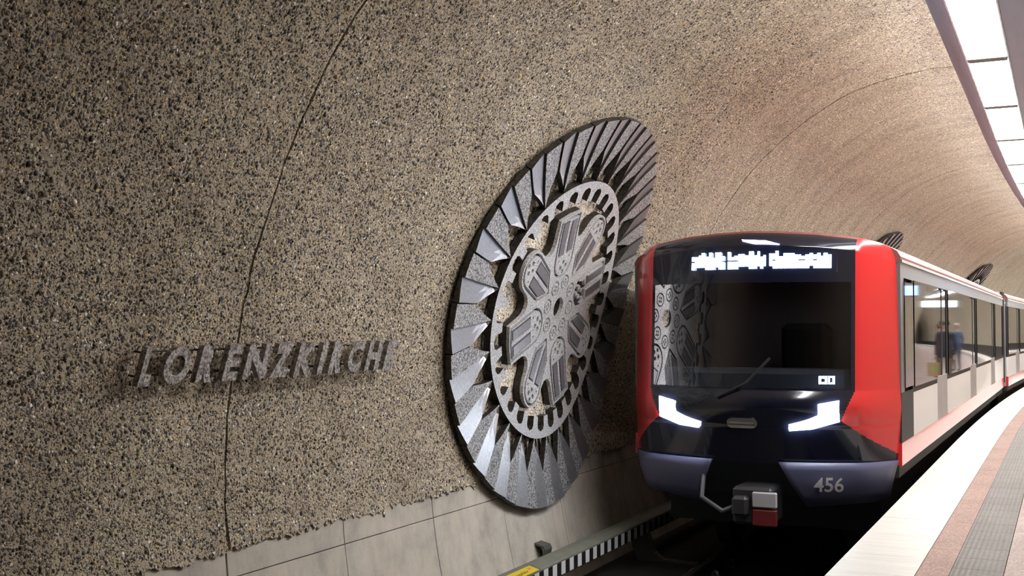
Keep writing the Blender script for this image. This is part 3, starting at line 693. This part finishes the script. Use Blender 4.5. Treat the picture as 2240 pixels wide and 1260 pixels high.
for s in (-1, 1):                             # hooked headlights
    hl = [(s * .925, -.715), (s * .745, -.75), (s * .745, -.875), (s * .64, -.925), (s * .46, -.985), (s * .465, -1.02), (s * .68, -1.0), (s * .925, -.925)]
    # split in convex halves
    front_patch('headlight', [hl[0], hl[1], hl[2], hl[7]][::s], M['head'], msk, .03, .03); front_patch('headlight', [hl[2], hl[3], hl[4], hl[5], hl[6], hl[7]][::s], M['head'], msk, .03, .03)
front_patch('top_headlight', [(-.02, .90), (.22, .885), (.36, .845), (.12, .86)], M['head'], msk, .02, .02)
# destination display: blurred beyond reading, so only columns of light
x = -.56; rs = random.Random(3)
front_patch('display_backing', [(-.72, .56), (.90, .56), (.90, .80), (-.72, .80)], M['rubber'], msk, .004, .01)
word = 0
b_v = []; b_f = []
while x < .82:
    if rs.random() < .08 and word > 8: x += .03; word = 0; continue
    w = rs.choice((.022, .03, .036)); h0 = .60; h1 = rs.choice((.735, .735, .75, .775, .72)); word += 1
    segs = rs.choice(([(h0, h1)], [(h0, h1)], [(h0, .675), (.69, h1)], [(h0, h1)], [(.625, h1)]))
    for (a, c) in segs:
        P = on_front([(x, a), (x + w, a), (x + w, c), (x, c)], .02); n = len(b_v); b_v += P; b_f.append((n, n + 1, n + 2, n + 3))
    x += w + rs.choice((.003, .004, .006))
tmesh('destination_display', b_v, b_f, M['led'], msk)['kind'] = 'stuff'
x = .74; b_v = []; b_f = []
for (a0, a1, c0, c1) in ((0, .02, -.555, -.475), (.028, .075, -.555, -.535), (.028, .075, -.50, -.475), (.058, .075, -.53, -.50), (.085, .10, -.555, -.475), (.105, .145, -.555, -.54), (.105, .145, -.49, -.475), (.125, .145, -.54, -.49)):
    P = on_front([(x + a0, c0), (x + a1, c0), (x + a1, c1), (x + a0, c1)], .02); n = len(b_v); b_v += P; b_f.append((n, n + 1, n + 2, n + 3))
tmesh('route_display', b_v, b_f, M['led'], msk)['kind'] = 'stuff'
pill = [(.13 * (1 if math.cos(a) > 0 else -1) * .75 + .055 * math.cos(a), -.955 + .05 * math.sin(a)) for a in np.linspace(0, 2 * math.pi, 24)[:-1]]
em = front_patch('emblem_plate', pill, M['plate'], msk, .02, .03)
front_patch('emblem_bar', [(-.12, -.962), (.12, -.962), (.12, -.948), (-.12, -.948)], M['dgrey'], em, .026, .01)
# wiper
V = MB(False); V.tube([tpos(*p) for p in on_front([(-.25, -.70), (.05, -.55), (.28, -.30)], .03)], .012, 6); V.build('wiper', M['rubber'], msk, torg)
# apron below, open in the middle for the coupler
for s in (-1, 1):
    P = []; na = 16; ya = [-1.34, -1.42, -1.55, -1.68, -1.80]
    for y in ya:
        f_ = (-1.34 - y) / .46
        for i in range(na):
            u = i / (na - 1); a = (.34 + .22 * f_) + u * (HW_ - .04 - .10 * f_ - (.34 + .22 * f_)); a = min(a, HW_ - .04)
            P.append((s * a, front_T(s * a, -1.30) - .02 + .25 * f_ * f_ + (.10 if a > 1.25 else 0) * 0, y + .06 * u * f_))
    F = [(r_ * na + c, r_ * na + c + 1, (r_ + 1) * na + c + 1, (r_ + 1) * na + c) for r_ in range(len(ya) - 1) for c in range(na - 1)]
    o = tmesh('apron', P, F, M['navy'], train, True); md = o.modifiers.new('thick', 'SOLIDIFY'); md.thickness = .03; md.offset = 0
    if s == 1: apr = o
V_, F_ = glyph_flat('456', .012)
u0, u1 = V_[:, 0].min(), V_[:, 0].max(); un = (V_[:, 0] - u0) / (u1 - u0); vn = V_[:, 1] / .72
P = []
for a, c, e in zip(un, vn, V_[:, 2]):
    x = .66 + .27 * a + .02 * c; y = -1.63 + .15 * c; f_ = (-1.34 - y) / .46
    P.append((x, front_T(x, -1.30) - .02 + .25 * f_ * f_ - (.055 if e > 0 else .047), y))
nb = tmesh('car_number', P, F_, M['num'], apr)
# step line above the apron, coupler
b = MB(False)
cpl = []
def tbox(name, x0, x1, t0, t1, y0, y1, mat, parent=train, bev=0.0):
    m_ = MB(False); m_.box(x0, x1, t0, t1, y0, y1, bev); o = mesh_np(name, [tpos(*p) for p in m_.v], m_.f, mat, parent, torg); return fix_normals(o)
cp = tbox('coupler', -.08, .32, 11.62, 12.1, -1.95, -1.58, M['steel'], bev=.03)
tbox('coupler_face', .13, .37, 11.58, 11.64, -1.77, -1.62, M['coupwhite'], cp, .01); tbox('coupler_face', .13, .37, 11.58, 11.64, -1.95, -1.79, M['coupred'], cp, .01)
tbox('coupler_hook', -.06, .10, 11.50, 11.64, -1.86, -1.66, M['steel'], cp, .03)
m_ = MB(False); m_.tube([tpos(-.45, 11.9, -1.5), tpos(-.42, 11.72, -1.72), tpos(-.2, 11.68, -1.84), tpos(-.1, 11.75, -1.8)], .025, 8); m_.build('coupler_hose', M['dgrey2'], cp, torg)
tbox('cross_beam', -1.0, 1.0, 12.40, 12.6, -1.75, -1.40, M['tblack'])
# car bodies
def car(t0, t1, first):
    """side walls, roof, windows and doors between t0 and t1 (car space of the leading car, or bend space)"""
    f = tpos if first else None
    def pm(name, V, F, mat, parent=train, smooth=False):
        if first: return tmesh(name, V, F, mat, parent, smooth)
        return mesh_np(name, [W(TX + p[0], p[1], p[2] + CAMZ) for p in V], F, mat, parent, torg, smooth)
    def bx(name, x0, x1, a, c, y0, y1, mat, parent=train, seg=1, bev=0):
        m_ = MB(False); m_.box(x0, x1, a, c, y0, y1, bev, seg) if not bev else m_.box(x0, x1, a, c, y0, y1, bev); return fix_normals(pm(name, m_.v, m_.f, mat, parent))
    sg_ = 1 if first else 8
    ts_ = np.linspace(t0, t1, 2 if first else 9)
    # roof shell
    arc = [(HW_ + .005, .70), (HW_ + .005, .73), (HW_ - .03, .79), (1.28, .86), (1.08, .915), (.7, .965), (.3, .99), (0, 1.0)]
    prof = arc + [(-p[0], p[1]) for p in arc[-2::-1]]
    inn = [(p[0] * .965, p[1] - .06) for p in prof[::-1]]
    m_ = MB(False); m_.sweep(prof + inn, ts_); rf = fix_normals(pm('roof', m_.v, m_.f, M['roof'], train))
    for s in (-1, 1):
        xo, xi = s * HW_, s * (HW_ - .05)
        a0, a1 = min(xo, xi), max(xo, xi)
        bx('gutter_strip', min(s * (HW_ + .02), s * (HW_ - .01)), max(s * (HW_ + .02), s * (HW_ - .01)), t0, t1, .672, .70, M['trim'], rf, sg_)
        bx('upper_panel', a0, a1, t0, t1, .52, .68, M['sidegrey'], train, sg_)
        bx('red_sill', a0, a1, t0, t1, -1.40, -1.17, M['red'], train, sg_)
        # bays
        if first: bays = [('cab', t0, t0 + .95)]; doors = [(15.9, 17.2), (20.9, 22.2), (25.9, 27.2)]
        else: bays = []; doors = [(t0 + 2.4, t0 + 3.7), (t0 + 7.4, t0 + 8.7), (t0 + 12.4, t0 + 13.7)]
        cur = t0 + (.95 if first else 0)
        for d in doors + [None]:
            e = d[0] if d else t1
            bays.append(('white', cur, e))
            if d: bays.append(('door', d[0], d[1])); cur = d[1]
        for kind, c0, c1 in bays:
            if kind == 'white':
                bx('white_panel', a0, a1, c0, c1, -1.17, -.70, M['white'], train, sg_)
                bx('window', s * HW_ - .012, s * HW_ + .012, c0 + .06, c1 - .06, -.64, .52, M['win'], train, sg_)
                for q0, q1 in ((c0, c0 + .06), (c1 - .06, c1)): bx('window_post', a0, a1, q0, q1, -.70, .52, M['rubber'], train)
                bx('window_rail', a0, a1, c0 + .06, c1 - .06, -.70, -.64, M['rubber'], train, sg_)
            elif kind == 'cab':
                bx('cab_side_panel', a0, a1, c0, c1, -1.17, -.66, M['rubber'], train)
                bx('cab_window', s * HW_ - .012, s * HW_ + .012, c0 + .25, c1 - .05, -.62, .48, M['win'], train)
                bx('window_post', a0, a1, c0, c0 + .25, -.66, .52, M['sidegrey'], train); bx('window_post', a0, a1, c1 - .05, c1, -.66, .52, M['rubber'], train)
            else:
                mid = (c0 + c1) / 2
                for q0, q1 in ((c0 + .01, mid - .006), (mid + .006, c1 - .01)):
                    dr = bx('door_leaf', min(s * (HW_ - .005), s * (HW_ - .04)), max(s * (HW_ - .005), s * (HW_ - .04)), q0, q1, -1.33, -.62, M['dgrey'], train)
                    bx('door_window', s * (HW_ - .02) - .01, s * (HW_ - .02) + .01, q0 + .03, q1 - .03, -.62, .50, M['win'], dr)
                    for z0, z1 in ((q0, q0 + .03), (q1 - .03, q1)): bx('door_stile', min(s * (HW_ - .005), s * (HW_ - .04)), max(s * (HW_ - .005), s * (HW_ - .04)), z0, z1, -.62, .52, M['rubber'], dr)
    bx('floor_pan', -HW_ + .03, HW_ - .03, t0, t1, -1.52, -1.40, M['tblack'], train, sg_)
    bx('underframe', -1.15, 1.15, t0 + .4, t1 - .3, -2.15, -1.52, M['tblack'], train, sg_)
    bx('car_ceiling', -1.3, 1.3, t0 + .1, t1 - .05, .80, .83, M['inner'], train, sg_)
    for s in (-.55, .55):
        bx('ceiling_lamp', s - .06, s + .06, t0 + 1.6, t1 - .4, .785, .80, M['clamp'], train, sg_)
    bx('end_wall', -HW_ + .06, HW_ - .06, t1 - .05, t1, -1.4, .86, M['inner'], train)
    if first:
        bx('cab_partition', -HW_ + .06, HW_ - .06, t0 + 1.25, t0 + 1.30, -1.4, .80, M['dgrey'], train)
        bx('dashboard', -1.0, 1.0, 12.05, 12.55, -.75, -.42, M['grey'], train, 1, .05)
        bx('cab_seat', .1, .6, 13.0, 13.4, -.9, .05, M['rubber'], train, 1, .06)
    else: bx('end_wall', -HW_ + .06, HW_ - .06, t0, t0 + .05, -1.4, .86, M['inner'], train)
    # seats against the windows and grab poles by the doors
    for d in doors:
        for q in (d[0] - .25, d[1] + .25):
            for s in (-.75, .75):
                m_ = MB(False); m_.tube([(s, q, -1.4), (s, q, .8)], .018, 8); pm('grab_pole', m_.v, m_.f, M['pole'], train)
    for c0, c1 in zip([t0 + (1.7 if first else .4)] + [d[1] + .4 for d in doors], [d[0] - .4 for d in doors] + [t1 - .3]):
        for s in (-1, 1):
            if c1 - c0 < .5: continue
            st = bx('bench_seat', min(s * 1.34, s * .88), max(s * 1.34, s * .88), c0, c1, -1.02, -.92, M['seat'], train, sg_)
            bx('bench_back', min(s * 1.36, s * 1.26), max(s * 1.36, s * 1.26), c0, c1, -.92, -.45, M['seat'], st, sg_)
car(12.55, 30.2, True)
car(30.75, 48.6, False)
# bellows between the cars
for i in range(5):
    m_ = MB(); t = 30.24 + i * .1; m_.box(TX - 1.36, TX + 1.36, t, t + .06, -1.3 + CAMZ, .86 + CAMZ); m_.build('gangway_bellow', M['rubber'], train, torg)
# wheels
for tq in (14.0, 16.1, 26.5, 28.6):
    for s in (-1, 1):
        V = []; F = []; n = 24
        for k in range(n):
            a = 2 * math.pi * k / n
            for xx, r_ in ((s * .655, .43), (s * .69, .43), (s * .70, .405), (s * .83, .405)): V.append((xx, tq + r_ * math.cos(a), -2.6 + .42 + r_ * math.sin(a)))
        for k in range(n):
            for j in range(3): F.append((4 * k + j, 4 * ((k + 1) % n) + j, 4 * ((k + 1) % n) + j + 1, 4 * k + j + 1))
        F += [tuple(4 * k for k in range(n)), tuple(4 * k + 3 for k in range(n))[::-1]]
        fix_normals(tmesh('wheel', V, F, M['steel']))

# ------------------------------------------------------------------ people and signs on the platform (seen in the train windows)
M['skin'] = simple('skin', (.50, .33, .25), .55); M['bag'] = simple('kraft_paper', (.42, .29, .17), .8); M['green'] = simple('green_print', (.15, .5, .05), .6)
M['signblue'] = simple('backlit_blue', (.2, .3, .6), .4, emit=(.35, .55, 1.0), estr=2.5); M['signwhite'] = simple('backlit_white', (.9, .9, .9), .4, emit=(.85, 1.0, .95), estr=4.0)
def person(X, T, face, h, coat, trousers, hair, label, reach=0.0):
    loc = W(X, T, 0.002); k = h / 1.75
    root = empty('person', loc, face); tag(root, label, 'person', 'people waiting on the platform')
    P = {'pel': (0, 0, .95, .135, .10), 'waist': (0, .01, 1.10, .14, .105), 'chest': (0, .01, 1.30, .17, .12), 'neckb': (0, 0, 1.46, .075, .07), 'neck': (0, .0, 1.52, .055, .055), 'head': (0, -.02, 1.61, .085, .095), 'crown': (0, -.01, 1.70, .07, .08)}
    E = [('pel', 'waist'), ('waist', 'chest'), ('chest', 'neckb'), ('neckb', 'neck'), ('neck', 'head'), ('head', 'crown')]
    for s, n in ((-1, 'l'), (1, 'r')):
        P.update({n + 'hip': (s * .095, 0, .90, .095, .095), n + 'knee': (s * .10, -.02, .50, .062, .062), n + 'ank': (s * .105, .02, .09, .042, .045), n + 'toe': (s * .12, -.14, .045, .038, .03),
                  n + 'sho': (s * .185, 0, 1.42, .068, .068), n + 'elb': (s * .235, .03, 1.13, .048, .048), n + 'wri': (s * .235, -.05 - reach, .88 + reach, .032, .03), n + 'palm': (s * .23, -.065 - reach, .81 + reach, .034, .018), n + 'fin': (s * .228, -.085 - reach, .73 + reach, .022, .012), n + 'thu': (s * .215, -.115 - reach, .80 + reach, .013, .011)})
        E += [('pel', n + 'hip'), (n + 'hip', n + 'knee'), (n + 'knee', n + 'ank'), (n + 'ank', n + 'toe'), ('chest', n + 'sho'), (n + 'sho', n + 'elb'), (n + 'elb', n + 'wri'), (n + 'wri', n + 'palm'), (n + 'palm', n + 'fin'), (n + 'palm', n + 'thu')]
    names = list(P); me = bpy.data.meshes.new('skeleton'); me.from_pydata([tuple(c * k for c in P[n][:3]) for n in names], [(names.index(a), names.index(c)) for a, c in E], [])
    o = bpy.data.objects.new('skeleton', me); COL.objects.link(o)
    sk = o.modifiers.new('skin', 'SKIN'); sk.use_smooth_shade = True
    for i, n in enumerate(names): me.skin_vertices[0].data[i].radius = (P[n][3] * k, P[n][4] * k); me.skin_vertices[0].data[i].use_root = (i == 0)
    ss = o.modifiers.new('sub', 'SUBSURF'); ss.levels = 2; ss.render_levels = 2
    dg = bpy.context.evaluated_depsgraph_get(); m2 = bpy.data.meshes.new_from_object(o.evaluated_get(dg)); bpy.data.objects.remove(o)
    m2.materials.clear()
    mc = simple('coat_cloth', coat, .85, noise=.15); mt = simple('trouser_cloth', trousers, .85); msh = simple('shoe_leather', (.02, .018, .016), .5)
    for m_ in (M['skin'], mc, mt, msh): m2.materials.append(m_)
    for p in m2.polygons:
        c = p.center / k; side = abs(c.x) > .17
        p.material_index = 0 if c.z > 1.475 else 0 if (side and c.z < .86 + reach and c.z > .6) else 1 if c.z > .78 else 2 if c.z > .085 else 3
    body = bpy.data.objects.new('body', m2); link(body, root)
    V = []; F = []; nu, nv = 16, 8                                   # hair cap
    for j in range(nv):
        a = j / (nv - 1) * 1.75
        for i in range(nu):
            b_ = 2 * math.pi * i / nu; r_ = .112 * math.sin(a); cut = 1.0 if math.sin(b_) > -.35 or a < 1.0 else .93
            V.append((r_ * math.cos(b_) * k * .95, (-.005 + r_ * math.sin(b_) * cut * 1.06) * k, (1.655 + .118 * math.cos(a)) * k if (math.sin(b_) > -.35 or a < 1.1) else (1.655 + .118 * math.cos(1.1)) * k))
    for j in range(nv - 1):
        for i in range(nu): F.append((j * nu + i, j * nu + (i + 1) % nu, (j + 1) * nu + (i + 1) % nu, (j + 1) * nu + i))
    mesh_np('hair', V, F, simple('hair', hair, .6), root, smooth=True)
    return root
person(-.05, 33.0, R(160), 1.80, (.045, .045, .055), (.16, .13, .09), (.06, .04, .03), 'person in a long dark jacket and khaki trousers carrying a paper bag')
person(.25, 46.0, R(140), 1.76, (.07, .10, .19), (.03, .035, .06), (.35, .30, .26), 'person in a blue jacket waiting behind the one with the bag')
person(.55, 40.0, R(100), 1.70, (.17, .05, .06), (.05, .04, .045), (.05, .03, .02), 'person in a dark red coat waiting near the platform wall')
bp_ = W(-.05, 33.0, 0); hx, hy = bp_[0] - .25 * math.cos(R(160)) , bp_[1] - .25 * math.sin(R(160))
bgx = empty('paper_bag', (hx + .03, hy - .10, .33)); tag(bgx, 'brown paper carrier bag with a green print held by the person in the dark jacket', 'bag')
b = MB(False); b.add([(-.16, -.06, 0), (.16, -.06, 0), (.16, .06, 0), (-.16, .06, 0), (-.17, -.07, .36), (.17, -.07, .36), (.17, .07, .36), (-.17, .07, .36), (-.155, -.055, .36), (.155, -.055, .36), (.155, .055, .36), (-.155, .055, .36), (-.15, -.05, .02), (.15, -.05, .02), (.15, .05, .02), (-.15, .05, .02)],
    [(3, 2, 1, 0), (0, 1, 5, 4), (1, 2, 6, 5), (2, 3, 7, 6), (3, 0, 4, 7), (4, 5, 9, 8), (5, 6, 10, 9), (6, 7, 11, 10), (7, 4, 8, 11), (8, 9, 13, 12), (9, 10, 14, 13), (10, 11, 15, 14), (11, 8, 12, 15), (12, 13, 14, 15)]); b.build('bag_body', M['bag'], bgx)
b = MB(False); b.tube([(-.07, 0, .34), (-.06, 0, .45), (0, 0, .48), (.06, 0, .45), (.07, 0, .34)], .006, 6); b.build('bag_handle', M['bag'], bgx)
mesh_np('bag_print', [(x, -.0705, z) for x, z in circ(0, .2, .055, 16)], [tuple(range(16))], M['green'], bgx)
for i, (X, T, w, mt, lab) in enumerate(((.55, 28.0, .8, 'signblue', 'blue backlit sign box hanging over the platform'), (.75, 44.0, 1.1, 'signwhite', 'long white backlit sign box hanging over the platform'))):
    l_ = W(X, T, 2.45); r_ = empty('hanging_sign', l_, Wang(T)); tag(r_, lab, 'sign', 'hanging signs')
    for nm, m3, a in (('sign_case', M['dgrey'], (-w / 2 - .03, w / 2 + .03, -.07, .07, -.15, .15)), ('sign_face', M[mt], (-w / 2, w / 2, -.078, .078, -.11, .11))):
        b = MB(False); b.box(*a); b.build(nm, m3, r_)
    for q in (-w / 3, w / 3):
        zc = CZ + EB * math.sqrt(1 - ((X + q - CX) / EA) ** 2) - 2.45; b = MB(False); b.tube([(q, 0, .14), (q, 0, zc)], .014, 6); b.build('hanger_rod', M['trim'], r_)
